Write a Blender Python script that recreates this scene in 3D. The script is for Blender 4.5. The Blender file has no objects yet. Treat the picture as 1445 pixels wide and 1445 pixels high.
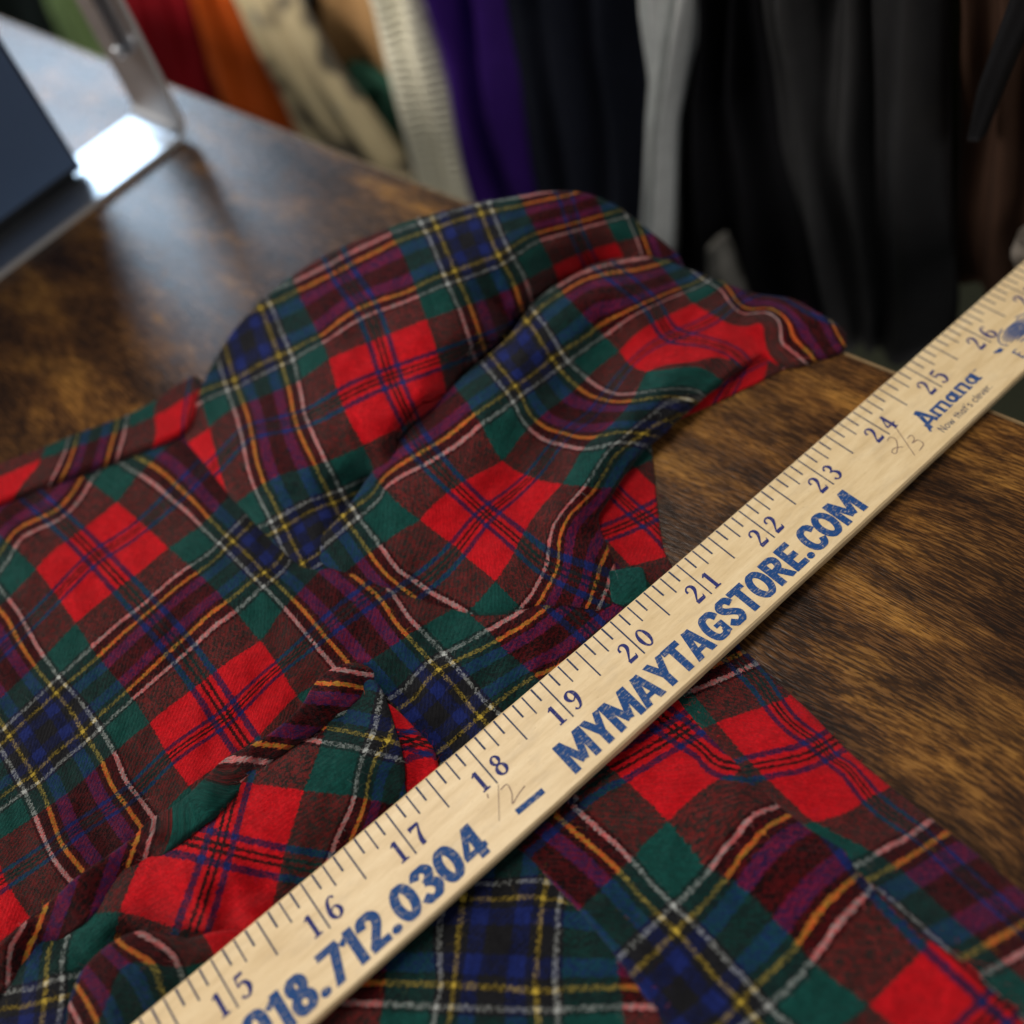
import bpy, bmesh, math, random
import numpy as np
from mathutils import Vector, Matrix, noise
from mathutils.geometry import delaunay_2d_cdt
random.seed(7)
I = 0.0254                                    # everything below is measured in inches
scene = bpy.context.scene
COL = scene.collection

# ------------------------------------------------------------------ camera
CAM = np.array([5.1453973, -3.9248212, 9.1503234])
RW = np.array([[0.7670314336, 0.6200612990, -0.1648840966],
               [0.4486820283, -0.7020744443, -0.5529700826],
               [-0.4586362582, 0.3501649043, -0.8167235288]])
FPX = 0.9 * 1445.0
cd = bpy.data.cameras.new('camera')
cam = bpy.data.objects.new('camera', cd); COL.objects.link(cam)
cd.sensor_fit = 'HORIZONTAL'; cd.sensor_width = 24.0; cd.lens = 21.6
cd.clip_start = 0.01; cd.clip_end = 60
R = Matrix(((RW[0][0], -RW[1][0], -RW[2][0]), (RW[0][1], -RW[1][1], -RW[2][1]), (RW[0][2], -RW[1][2], -RW[2][2])))
cam.matrix_world = Matrix.Translation(Vector(CAM * I)) @ R.to_4x4()
cd.dof.use_dof = True; cd.dof.focus_distance = 9.75 * I; cd.dof.aperture_fstop = 3.0
scene.camera = cam

# ------------------------------------------------------------------ world and lamps
w = bpy.data.worlds.new('World'); scene.world = w; w.use_nodes = True
w.node_tree.nodes['Background'].inputs[0].default_value = (0.80, 0.88, 1.0, 1)
w.node_tree.nodes['Background'].inputs[1].default_value = 0.10
scene.view_settings.view_transform = 'Standard'; scene.view_settings.look = 'None'
scene.view_settings.gamma = 1; scene.view_settings.use_curve_mapping = False
scene.view_settings.exposure = 0

def area(name, loc, target, sx, sy, power, col):
    l = bpy.data.lights.new(name, 'AREA'); l.shape = 'RECTANGLE'; l.size = sx * I; l.size_y = sy * I
    l.energy = power; l.color = col
    o = bpy.data.objects.new(name, l); COL.objects.link(o)
    o.location = Vector(loc) * I
    o.rotation_euler = (Vector(target) - Vector(loc)).to_track_quat('-Z', 'Y').to_euler()
    return o
area('window_light', (-64.5, 17.5, 31), (-8.5, -4.5, -3), 25, 24, 13.5, (0.62, 0.80, 1.0))
area('clothes_fill_light', (-36, -52, 30), (-18, 10, -2), 22, 22, 29.0, (1.0, 0.93, 0.86))  # added fill lamp, low at front left, to brighten the hanging clothes
area('right_fill_light', (58, -14, 40), (-6, 0, 0), 24, 24, 6.0, (1.0, 0.95, 0.90))  # extra fill added on the right to lift the panel, rim and yardstick side
area('ceiling_light', (-18, 2, 60), (-2, 2, 0), 20, 20, 16.0, (1.0, 0.93, 0.84))

# ------------------------------------------------------------------ helpers
def ray(px, py):
    return RW.T @ np.array([(px - 722.5) / FPX, (py - 722.5) / FPX, 1.0])
def P(px, py, z=0.0):
    d = ray(px, py); return CAM + d * ((z - CAM[2]) / d[2])
def PY(px, py, y):
    d = ray(px, py); return CAM + d * ((y - CAM[1]) / d[1])
def PX(px, py, x):
    d = ray(px, py); return CAM + d * ((x - CAM[0]) / d[0])
def proj(v):
    c = RW @ (np.array(v) - CAM); return (722.5 + FPX * c[0] / c[2], 722.5 + FPX * c[1] / c[2])
def setp(o, label=None, cat=None, group=None, kind=None):
    if label: o['label'] = label
    if cat: o['category'] = cat
    if group: o['group'] = group
    if kind: o['kind'] = kind
    return o
def empty(name, loc, label, cat, group=None):
    o = bpy.data.objects.new(name, None); COL.objects.link(o); o.location = Vector(loc) * I
    o.empty_display_size = 0.02
    return setp(o, label, cat, group)
def mesh(name, verts, faces, mat, parent=None, smooth=True, uvs=None, mats=None):
    me = bpy.data.meshes.new(name)
    me.from_pydata([tuple(float(c) * I for c in v) for v in verts], [], [tuple(f) for f in faces])
    me.materials.append(mat)
    if uvs is not None:
        l = me.uv_layers.new(name='UVMap')
        for lp in me.loops: l.data[lp.index].uv = uvs[lp.vertex_index]
    if smooth: me.polygons.foreach_set('use_smooth', [True] * len(me.polygons))
    me.update()
    o = bpy.data.objects.new(name, me); COL.objects.link(o)
    if parent:
        o.parent = parent
        o.matrix_parent_inverse = Matrix.Translation(-(parent.location if parent.type == 'EMPTY' else parent.parent.location))
        if parent.type != 'EMPTY': o.matrix_parent_inverse = Matrix.Identity(4)
    return o
def box_bm(x0, x1, y0, y1, z0, z1, bev=0.0, seg=2):
    bm = bmesh.new(); bmesh.ops.create_cube(bm, size=1)
    for v in bm.verts:
        v.co = Vector(((x0 + x1) / 2 + v.co.x * (x1 - x0), (y0 + y1) / 2 + v.co.y * (y1 - y0), (z0 + z1) / 2 + v.co.z * (z1 - z0)))
    if bev: bmesh.ops.bevel(bm, geom=bm.edges[:], offset=bev, segments=seg, affect='EDGES')
    return bm
def bm_obj(name, bm, mat, parent=None, smooth=False):
    vs = [tuple(v.co) for v in bm.verts]; bm.verts.index_update()
    fs = [[v.index for v in f.verts] for f in bm.faces]; bm.free()
    return mesh(name, vs, fs, mat, parent, smooth)

# node helpers
class NT:
    def __init__(s, name):
        s.m = bpy.data.materials.new(name); s.m.use_nodes = True; s.t = s.m.node_tree
        s.n = s.t.nodes; s.b = s.n['Principled BSDF']
    def new(s, t, **k):
        n = s.n.new(t)
        for a, b in k.items(): setattr(n, a, b)
        return n
    def lk(s, a, b): s.t.links.new(a, b)
    def val(s, sock, v):
        if isinstance(v, (int, float, tuple, list)): sock.default_value = v
        else: s.lk(v, sock)
    def math(s, op, a, b=None, c=None, clamp=False):
        n = s.new('ShaderNodeMath', operation=op); n.use_clamp = clamp
        s.val(n.inputs[0], a)
        if b is not None: s.val(n.inputs[1], b)
        if c is not None: s.val(n.inputs[2], c)
        return n.outputs[0]
    def mix(s, f, a, b, mode='MIX'):
        n = s.new('ShaderNodeMix', data_type='RGBA', blend_type=mode)
        s.val(n.inputs[0], f)
        s.val(n.inputs[6], a if not isinstance(a, tuple) else (*a[:3], 1)); s.val(n.inputs[7], b if not isinstance(b, tuple) else (*b[:3], 1))
        return n.outputs[2]
    def noise(s, vec, scale, detail=2, rough=0.5, col=False):
        n = s.new('ShaderNodeTexNoise'); n.inputs['Scale'].default_value = scale
        n.inputs['Detail'].default_value = detail; n.inputs['Roughness'].default_value = rough
        if vec is not None: s.lk(vec, n.inputs['Vector'])
        return n.outputs[1 if col else 0]
    def ramp(s, f, stops, interp='LINEAR'):
        n = s.new('ShaderNodeValToRGB'); r = n.color_ramp; r.interpolation = interp
        while len(r.elements) < len(stops): r.elements.new(0.5)
        for e, (p, c) in zip(r.elements, stops):
            e.position = p; e.color = (*c, 1) if len(c) == 3 else c
        s.lk(f, n.inputs[0]); return n.outputs[0]
    def mapping(s, vec, scale=(1, 1, 1), loc=(0, 0, 0), rot=(0, 0, 0)):
        n = s.new('ShaderNodeMapping'); s.lk(vec, n.inputs[0])
        n.inputs['Location'].default_value = loc; n.inputs['Rotation'].default_value = rot; n.inputs['Scale'].default_value = scale
        return n.outputs[0]
    def bump(s, h, strength, dist):
        n = s.new('ShaderNodeBump'); n.inputs['Strength'].default_value = strength; n.inputs['Distance'].default_value = dist
        s.lk(h, n.inputs['Height']); s.lk(n.outputs[0], s.b.inputs['Normal']); return n
    def obj(s): return s.new('ShaderNodeTexCoord').outputs['Object']
    def put(s, **k):
        for a, b in k.items(): s.val(s.b.inputs[a.replace('_', ' ')], b)
        return s.m

def plain(name, col, rough=0.6, metal=0.0, var=0.15, scale=400, sheen=0, spec=0.5):
    m = NT(name); o = m.obj()
    n = m.noise(o, scale, 3)
    c = m.mix(n, tuple(x * (1 - var) for x in col), tuple(min(1, x * (1 + var)) for x in col))
    m.put(Base_Color=c, Roughness=rough, Metallic=metal, Specular_IOR_Level=spec)
    if sheen: m.put(Sheen_Weight=sheen)
    return m.m

# ------------------------------------------------------------------ tartan wool
RED = (0.52, 0.003, 0.008); GRN = (0.010, 0.165, 0.135); BLK = (0.030, 0.030, 0.036)
BLU = (0.022, 0.048, 0.34); WHT = (0.43, 0.45, 0.43); YEL = (0.47, 0.33, 0.04)
def tartan():
    m = NT('tartan_wool')
    uv = m.new('ShaderNodeUVMap').outputs[0]
    nz = m.noise(uv, 120, 3, 0.65, True)
    sub = m.new('ShaderNodeVectorMath', operation='MULTIPLY_ADD'); m.lk(nz, sub.inputs[0])
    sub.inputs[1].default_value = (0.022, 0.022, 0); sub.inputs[2].default_value = (-0.011, -0.011, 0)
    ad = m.new('ShaderNodeVectorMath', operation='ADD'); m.lk(uv, ad.inputs[0]); m.lk(sub.outputs[0], ad.inputs[1])
    sp = m.new('ShaderNodeSeparateXYZ'); m.lk(ad.outputs[0], sp.inputs[0])
    N = 200.0
    stops = [(0, RED), (.004, BLK), (.0135, RED), (.031, BLU), (.048, RED), (.207, GRN), (.324, BLK), (.335, WHT), (.346, BLK),
             (.386, YEL), (.397, BLK), (.421, BLU), (.462, BLK)]
    stops = [(p * 2, c) for p, c in stops]
    LV = {RED: 0.9, GRN: .17, BLK: 0.03, BLU: .20, WHT: 1.0, YEL: 1.0}
    vstops = [(p, (LV[c],) * 3) for p, c in stops]
    def sett(t, n):
        ti = m.math('DIVIDE', m.math('FLOOR', m.math('MULTIPLY', t, N)), N)
        f = m.math('FRACT', m.math('ADD', ti, 0.5 + 0.0025))
        a = m.math('MULTIPLY', m.math('ABSOLUTE', m.math('SUBTRACT', f, 0.5)), 2.0)
        return m.ramp(a, stops, 'CONSTANT'), m.ramp(a, vstops, 'CONSTANT')
    (cu, lu), (cv, lv) = sett(sp.outputs[0], N), sett(sp.outputs[1], N)
    i = m.math('FLOOR', m.math('MULTIPLY', sp.outputs[0], N)); j = m.math('FLOOR', m.math('MULTIPLY', sp.outputs[1], N))
    fuzz = m.noise(uv, 260, 2, 0.6)
    ph = m.math('FRACT', m.math('ADD', m.math('DIVIDE', m.math('ADD', i, j), 4.0), m.math('MULTIPLY', m.math('SUBTRACT', fuzz, 0.5), 1.9)))
    clump = m.noise(uv, 48, 3, 0.6)
    ij = m.new('ShaderNodeCombineXYZ'); m.lk(i, ij.inputs[0]); m.lk(j, ij.inputs[1])
    wn = m.new('ShaderNodeTexWhiteNoise', noise_dimensions='2D'); m.lk(ij.outputs[0], wn.inputs['Vector'])
    cell = wn.outputs['Value']
    ph = m.math('ADD', ph, m.math('MULTIPLY', m.math('SUBTRACT', cell, 0.5), 0.85))
    sel = m.math('LESS_THAN', ph, m.math('MULTIPLY_ADD', m.math('SUBTRACT', clump, 0.5), 1.5, 0.5))
    # felting: the two threads blend into one another a little
    lhard = m.math('ADD', m.math('MULTIPLY', lu, m.math('SUBTRACT', 1.0, sel)), m.math('MULTIPLY', lv, sel))
    sel = m.math('MULTIPLY_ADD', sel, 0.56, 0.22)
    dim = m.math('MULTIPLY_ADD', m.math('MULTIPLY', lu, lv), 0.74, 0.26)
    gap = m.math('ABSOLUTE', m.math('SUBTRACT', lu, lv))
    lsel = m.math('ADD', m.math('MULTIPLY', lu, m.math('SUBTRACT', 1.0, sel)), m.math('MULTIPLY', lv, sel))
    dim = m.math('SUBTRACT', dim, m.math('MULTIPLY', m.math('MULTIPLY', gap, m.math('SUBTRACT', 1.0, lsel)), 0.52))
    dim = m.math('ADD', dim, m.math('MULTIPLY', m.math('GREATER_THAN', lhard, 0.95), m.math('MULTIPLY_ADD', m.math('SUBTRACT', m.math('ADD', lu, lv), lhard), -0.80, 0.36)))
    dim = m.math('ADD', dim, m.math('MULTIPLY', m.math('GREATER_THAN', m.math('MULTIPLY', lu, lv), 0.97), 0.40))
    dim = m.math('MAXIMUM', dim, 0.022)
    c = m.mix(sel, cu, cv)
    dc = m.new('ShaderNodeCombineColor')
    for q in range(3): m.lk(dim, dc.inputs[q])
    c = m.mix(1.0, c, dc.outputs[0], 'MULTIPLY')
    fine = m.noise(uv, 420, 3, 0.7)
    big = m.noise(uv, 9, 3, 0.6)
    k = m.math('ADD', m.math('MULTIPLY', fine, 2.3), m.math('MULTIPLY', m.math('ADD', big, clump), 0.60))
    k = m.math('MAXIMUM', m.math('ADD', k, -0.73), 0.15)
    k = m.math('MULTIPLY', k, m.math('MULTIPLY_ADD', cell, 0.5, 0.75))
    kk = m.new('ShaderNodeCombineColor'); m.lk(k, kk.inputs[0]); m.lk(k, kk.inputs[1]); m.lk(k, kk.inputs[2])
    c = m.mix(1.0, c, kk.outputs[0], 'MULTIPLY')
    # stray pale fibres and lint
    lint = m.new('ShaderNodeMapRange'); lint.inputs[1].default_value = 0.74; lint.inputs[2].default_value = 0.82
    m.lk(m.noise(m.mapping(uv, (1, 2.6, 1), rot=(0, 0, 0.7)), 95, 1), lint.inputs[0])
    c = m.mix(m.math('MULTIPLY', lint.outputs[0], 0.16), c, (0.33, 0.30, 0.30))
    h = m.math('ADD', m.math('MULTIPLY', fuzz, 0.7), m.math('ADD', m.math('MULTIPLY', fine, 0.8), m.math('MULTIPLY', m.math('PINGPONG', m.math('MULTIPLY', m.math('ADD', sp.outputs[0], sp.outputs[1]), N / 4), 0.5), 0.7)))
    m.bump(h, 0.8, 0.0007)
    m.put(Base_Color=c, Roughness=0.95, Sheen_Weight=0.07, Sheen_Roughness=0.5, Specular_IOR_Level=0.06)
    m.b.inputs['Sheen Tint'].default_value = (0.8, 0.8, 0.85, 1)
    return m.m
TART = tartan()

class TPS:
    def __init__(s, pts, vals, lam=0.0):
        s.p = np.array(pts, float) / 500.0; v = np.array(vals, float); n = len(v)
        K = s.k(s.p, s.p) + lam * np.eye(n); Q = np.hstack([np.ones((n, 1)), s.p])
        A = np.zeros((n + 3, n + 3)); A[:n, :n] = K; A[:n, n:] = Q; A[n:, :n] = Q.T
        s.w = np.linalg.solve(A, np.concatenate([v, np.zeros(3)]))
    def k(s, a, b):
        r2 = ((a[:, None] - b[None]) ** 2).sum(2); return 0.5 * r2 * np.log(r2 + 1e-12)
    def __call__(s, q):
        q = np.atleast_2d(np.array(q, float)) / 500.0
        return s.k(q, s.p) @ s.w[:-3] + np.hstack([np.ones((len(q), 1)), q]) @ s.w[-3:]
def fit_lines(d, lam=2e-4):
    pts = []; vals = []
    for v, L in d.items():
        for q in L: pts.append(q); vals.append(v)
    return TPS(pts, vals, lam)

def resample(poly, step):
    out = []
    for a, b in zip(poly, poly[1:] + poly[:1]):
        n = max(1, int(math.hypot(b[0] - a[0], b[1] - a[1]) / step))
        for k in range(n): out.append((a[0] + (b[0] - a[0]) * k / n, a[1] + (b[1] - a[1]) * k / n))
    return out
def smooth_poly(poly, it=2):
    p = [np.array(q, float) for q in poly]
    for _ in range(it):
        q = []
        for a, b in zip(p, p[1:] + p[:1]): q += [a * .75 + b * .25, a * .25 + b * .75]
        p = q
    return [tuple(x) for x in p]

def cloth(name, poly, zpts, U, V, parent, drop=None, lip=0.05, step=5.0, wr=0.012, seed=0, lam=1.5e-3, label=None, zlam=3e-4, inward=0.0):
    """a piece of the shirt: outline, heights and where each tartan stripe runs over it"""
    poly = smooth_poly(poly, 2)
    b = resample(poly, step); n = len(b)
    pp = np.array(b); xs = np.arange(pp[:, 0].min(), pp[:, 0].max(), step); ys = np.arange(pp[:, 1].min(), pp[:, 1].max(), step)
    gx, gy = np.meshgrid(xs, ys); g = np.stack([gx.ravel(), gy.ravel()], 1)
    ins = np.zeros(len(g), bool); dist = np.full(len(g), 1e9)
    for k in range(n):
        a, c = pp[k], pp[(k + 1) % n]
        cond = ((a[1] > g[:, 1]) != (c[1] > g[:, 1]))
        xi = a[0] + (g[:, 1] - a[1]) * (c[0] - a[0]) / (c[1] - a[1] + 1e-12)
        ins ^= cond & (g[:, 0] < xi)
        dist = np.minimum(dist, ((g - a) ** 2).sum(1))
    g = g[ins & (dist > (step * .6) ** 2)]
    vin = [Vector(q) for q in b] + [Vector(q) for q in g]
    vs, es, fs, *_ = delaunay_2d_cdt(vin, [], [list(range(n))], 1, 1e-6)
    V2 = np.array([(v.x, v.y) for v in vs])
    zf = TPS([q[:2] for q in zpts], [q[2] for q in zpts], zlam)
    z = zf(V2)
    for k, (x, y) in enumerate(V2):
        z[k] += wr * (noise.noise((x / 60 + seed, y / 60, seed * 3.1)) + 0.5 * noise.noise((x / 24, y / 24, seed + 5)))
    zc = [q[2] for q in zpts]; z = np.clip(z, max(0.02, min(zc) - .03), max(zc) + .06)
    X = np.array([P(x, y, zz) for (x, y), zz in zip(V2, z)])
    uf = fit_lines(U, lam) ; vf = fit_lines(V, lam)
    uu = uf(V2); vv = vf(V2)
    verts = [tuple(x) for x in X]; uvs = list(zip(uu, vv)); faces = [tuple(f) for f in fs]
    # orient up
    ff = []
    for f in faces:
        a, c, d = (Vector(verts[k]) for k in f[:3])
        ff.append(f if (c - a).cross(d - a).z > 0 else tuple(reversed(f)))
    faces = ff
    # boundary loop -> hem rolled over and down
    cnt = {}
    for f in faces:
        for a, c in zip(f, f[1:] + f[:1]): cnt[(a, c)] = 1
    nxt = {a: c for (a, c) in cnt if (c, a) not in cnt}
    start = next(iter(nxt)); loop = [start]; cur = nxt[start]
    while cur != start and len(loop) < 20000: loop.append(cur); cur = nxt[cur]
    L = np.array([verts[k] for k in loop]); m = len(loop)
    T = np.roll(L, -2, 0) - np.roll(L, 2, 0); Nn = np.stack([T[:, 1], -T[:, 0]], 1); Nn /= np.linalg.norm(Nn, axis=1)[:, None] + 1e-9
    for _ in range(3): Nn = (Nn + np.roll(Nn, 1, 0) + np.roll(Nn, -1, 0)) / 3
    prev = loop; rows = 7
    for r in range(1, rows):
        th = math.pi / 2 * min(1, r / 3); row = []
        for q in range(m):
            zz = L[q][2]; full = zz - 0.012
            dr = full if drop is None else min(full, drop)
            rr = min(lip, dr)
            if r <= 3: off = rr * math.sin(th); dz = rr * (1 - math.cos(th))
            else: off = rr * (1 - 0.25 * (r - 3)) - inward * (r - 3) / 3; dz = rr + (dr - rr) * (r - 3) / 3
            verts.append((L[q][0] + Nn[q][0] * off, L[q][1] + Nn[q][1] * off, zz - dz))
            row.append(len(verts) - 1)
        for q in range(m):
            faces.append((prev[q], row[q], row[(q + 1) % m], prev[(q + 1) % m]))
        prev = row
    nb = len(V2); q = np.array([proj(v) for v in verts[nb:]]); uvs += list(zip(uf(q), vf(q)))
    o = mesh(name, verts, faces, TART, parent, True, uvs)
    if label: o['label'] = label
    return o

# ------------------------------------------------------------------ table, floor, wall
def table_wood():
    m = NT('rustic_brown_wood'); o = m.obj()
    q = m.mapping(o, (39.37, 39.37, 39.37))
    wn = m.noise(m.mapping(q, (0.10, 0.22, 0.2)), 1.0, 2)
    cx = m.new('ShaderNodeCombineXYZ'); m.lk(m.math('MULTIPLY', m.math('SUBTRACT', wn, 0.5), 2.2), cx.inputs[1])
    ad = m.new('ShaderNodeVectorMath', operation='ADD'); m.lk(q, ad.inputs[0]); m.lk(cx.outputs[0], ad.inputs[1]); g = ad.outputs[0]
    big = m.noise(m.mapping(g, (0.42, 1.05, 1), (3.1, 1.7, 0)), 1.0, 5, 0.62)
    mid = m.noise(m.mapping(g, (0.8, 4.0, 1)), 1.0, 4, 0.65)
    f1 = m.noise(m.mapping(g, (3.4, 38, 1)), 1.0, 2, 0.6)
    f2 = m.noise(m.mapping(g, (8, 76, 1), (9, 4, 0)), 1.0, 2, 0.6)
    t = m.math('ADD', m.math('MULTIPLY', big, 0.84), m.math('MULTIPLY', mid, 0.24))
    base = m.ramp(t, [(0.44, (0.016, 0.0085, 0.005)), (0.54, (0.045, 0.021, 0.008)), (0.61, (0.105, 0.048, 0.012)), (0.69, (0.25, 0.122, 0.026))])
    gold = m.ramp(t, [(0.43, (0.065, 0.029, 0.010)), (0.55, (0.16, 0.075, 0.020)), (0.68, (0.34, 0.175, 0.038))])
    gm = m.ramp(m.math('ADD', m.math('MULTIPLY', f1, 0.65), m.math('MULTIPLY', f2, 0.35)), [(0.505, (0, 0, 0)), (0.55, (1, 1, 1))])
    c = m.mix(m.math('MULTIPLY', gm, 0.65), base, gold)
    dk = m.ramp(m.math('ADD', m.math('MULTIPLY', f1, 0.5), m.math('MULTIPLY', f2, 0.5)), [(0.43, (1, 1, 1)), (0.48, (0, 0, 0))])
    c = m.mix(m.math('MULTIPLY', dk, 0.65), c, (0.012, 0.009, 0.007))
    red = m.noise(m.mapping(g, (0.6, 1.6, 1), (8, 2, 0)), 1.0, 3)
    c = m.mix(m.math('MULTIPLY', red, 0.9), c, (1.0, 0.84, 0.82), 'MULTIPLY')
    m.bump(m.math('ADD', f1, m.math('MULTIPLY', f2, 0.5)), 0.25, 0.0004)
    m.put(Base_Color=c, Roughness=m.math('MULTIPLY_ADD', f1, 0.16, 0.18), Specular_IOR_Level=0.27)
    return m.m
TW = table_wood()
EDGE = 4.254466
t = empty('wooden_table', (0, 0, 0), 'brown rustic wood-grain table the plaid shirt lies on', 'table')
bm_obj('tabletop', box_bm(-46, 14, -22, EDGE - 0.05, -0.9, 0.0, 0.02, 2), TW, t)
EB = plain('edge_band', (0.20, 0.13, 0.06), 0.45, 0, 0.25, 300)
bm_obj('edge_band', box_bm(-46, 14, EDGE - 0.047, EDGE, -0.895, -0.006, 0.012, 2), EB, t)
FL = plain('dark_carpet', (0.030, 0.030, 0.012), 0.95, 0, 0.5, 60)
setp(mesh('floor', [(-140, -60, -32), (80, -60, -32), (80, 70, -32), (-140, 70, -32)], [(0, 1, 2, 3)], FL, None, False), kind='structure')
WL = plain('dark_wall', (0.012, 0.010, 0.009), 0.9, 0, 0.2, 5)
setp(mesh('wall', [(-140, 46, -32), (80, 46, -32), (80, 46, 60), (-140, 46, 60)], [(0, 1, 2, 3)], WL, None, False), kind='structure')
# ------------------------------------------------------------------ wooden yardstick with printed scale
RM = np.array([[0.18784639766110184, -0.9821822505235698, 0.005635391829932967], [0.9817405666251156, 0.18793090952915553, 0.029452216998753465], [-0.029986509105671005, 0.0, 0.9995503035223668]])
RO = np.array([20.28774373354564, 2.0922549708332996, -0.3073676879936311])
def rp(s, y, z=0.0):
    t = max(-7.0, min(8.0, s - 20.0))
    z += -0.168 * t * t / 100 - 0.040 * t ** 3 / 1000 - 0.040 * t * (y - .5) / 10
    y += 0.1905 * t * t / 100
    return tuple(RM @ (np.array([s, y, z]) - RO))
def ruler_wood():
    m = NT('pale_basswood'); uv = m.new('ShaderNodeUVMap').outputs[0]
    a = m.noise(m.mapping(uv, (1.2, 9, 1)), 1.0, 4, 0.6)
    f = m.noise(m.mapping(uv, (9, 110, 1)), 1.0, 2, 0.6)
    d = m.noise(m.mapping(uv, (18, 60, 1), (4, 9, 0)), 1.0, 2, 0.5)
    c = m.ramp(a, [(0.3, (0.54, 0.39, 0.20)), (0.5, (0.63, 0.475, 0.265)), (0.72, (0.69, 0.54, 0.32))])
    c = m.mix(m.math('MULTIPLY', m.ramp(f, [(0.5, (0, 0, 0)), (0.75, (1, 1, 1))]), 0.22), c, (0.42, 0.26, 0.11))
    c = m.mix(m.math('MULTIPLY', m.ramp(d, [(0.66, (0, 0, 0)), (0.76, (1, 1, 1))]), 0.35), c, (0.33, 0.20, 0.09))
    gr = m.noise(m.mapping(uv, (1.7, 3.5, 1), (2, 7, 0)), 1.0, 4, 0.7)
    c = m.mix(m.math('MULTIPLY', m.ramp(gr, [(0.52, (0, 0, 0)), (0.74, (1, 1, 1))]), 0.35), c, (0.40, 0.31, 0.20))
    m.bump(m.math('ADD', f, a), 0.18, 0.0003)
    m.put(Base_Color=c, Roughness=0.46, Specular_IOR_Level=0.4, Coat_Weight=0.12, Coat_Roughness=0.35)
    return m.m
RWD = ruler_wood()
def ink(name, col, wear, lo=0.47, hi=0.56):
    m = NT(name); o = m.obj()
    q = m.mapping(o, (39.37, 39.37, 39.37), rot=(0, 0, -1.3818))
    n = m.noise(m.mapping(q, (16, 75, 20)), 1.0, 3, 0.6); n2 = m.noise(q, 26, 3, 0.6)
    k = m.ramp(m.math('ADD', m.math('MULTIPLY', n, 0.6), m.math('MULTIPLY', n2, 0.4)), [(lo, (0, 0, 0)), (hi, (1, 1, 1))])
    c = m.mix(m.math('MULTIPLY', k, wear), col, (0.52, 0.42, 0.27))
    m.put(Base_Color=c, Roughness=0.6, Specular_IOR_Level=0.1)
    return m.m
INK_BIG = ink('worn_blue_ink', (0.012, 0.052, 0.17), 0.50, 0.53, 0.63)
INK_NUM = ink('navy_number_ink', (0.020, 0.026, 0.125), 0.25, 0.54, 0.64)
INK_TICK = ink('dark_tick_ink', (0.022, 0.036, 0.085), 0.30, 0.54, 0.64)
PEN = ink('brown_pencil', (0.13, 0.07, 0.07), 0.5, 0.45, 0.62)

def catmull(p, n=6):
    p = [np.array(q, float) for q in p]; out = []
    for i in range(len(p) - 1):
        a, b, c, d = p[max(0, i - 1)], p[i], p[i + 1], p[min(len(p) - 1, i + 2)]
        for k in range(n):
            t = k / n; out.append(0.5 * ((2 * b) + (c - a) * t + (2 * a - 5 * b + 4 * c - d) * t * t + (3 * b - a - 3 * c + d) * t ** 3))
    out.append(p[-1]); return out
def S(*p): return ('s', p)                      # straight stroke  (x, y, width)
def Cv(*p): return ('c', p)                     # curved stroke
def El(cx, cy, rx, ry, wt, ws): return ('c', [(cx + rx * math.cos(a), cy + ry * math.sin(a), ws + (wt - ws) * abs(math.sin(a)) ** 1.3) for a in [math.pi * 2 * k / 16 for k in range(17)]])
SER = {
 '0': (.60, [El(.29, .5, .22, .45, .06, .14)]),
 '1': (.52, [S((.27, .03, .14), (.27, .95, .14)), S((.08, .03, .06), (.46, .03, .06)), S((.08, .80, .05), (.27, .93, .08))]),
 '2': (.60, [Cv((.10, .70, .10), (.12, .86, .07), (.27, .96, .06), (.43, .88, .12), (.46, .70, .14), (.36, .50, .10), (.18, .26, .06), (.08, .10, .05)), S((.05, .08, .15), (.50, .08, .13)), S((.50, .04, .06), (.55, .24, .03))]),
 '3': (.58, [Cv((.09, .78, .10), (.18, .93, .06), (.34, .94, .09), (.44, .76, .14), (.34, .58, .07), (.20, .53, .05)), Cv((.20, .53, .05), (.38, .48, .08), (.49, .27, .15), (.38, .06, .09), (.20, .03, .06), (.08, .17, .11))]),
 '4': (.62, [S((.38, .02, .13), (.38, .97, .13)), S((.38, .94, .05), (.05, .32, .06)), S((.03, .29, .07), (.58, .29, .07)), S((.24, .03, .05), (.52, .03, .05))]),
 '5': (.58, [S((.14, .90, .12), (.48, .93, .09)), S((.14, .94, .05), (.11, .52, .05)), Cv((.11, .52, .04), (.26, .61, .07), (.42, .54, .12), (.49, .32, .15), (.38, .07, .09), (.20, .03, .06), (.07, .15, .11))]),
 '6': (.60, [Cv((.50, .84, .09), (.38, .95, .05), (.20, .84, .10), (.09, .52, .14), (.10, .22, .14), (.28, .04, .06), (.47, .17, .13), (.48, .38, .12), (.33, .53, .05), (.15, .42, .05))]),
 '7': (.56, [S((.06, .88, .14), (.53, .90, .10)), S((.08, .74, .04), (.06, .94, .05)), Cv((.52, .90, .05), (.38, .62, .09), (.28, .30, .15), (.27, .02, .16))]),
 '8': (.60, [El(.29, .74, .16, .20, .06, .12), El(.29, .27, .20, .24, .06, .14)]),
}
SER['9'] = (.60, [Cv(*[(.58 - x, .99 - y, w) for x, y, w in SER['6'][1][0][1]])])
B = .215
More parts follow.
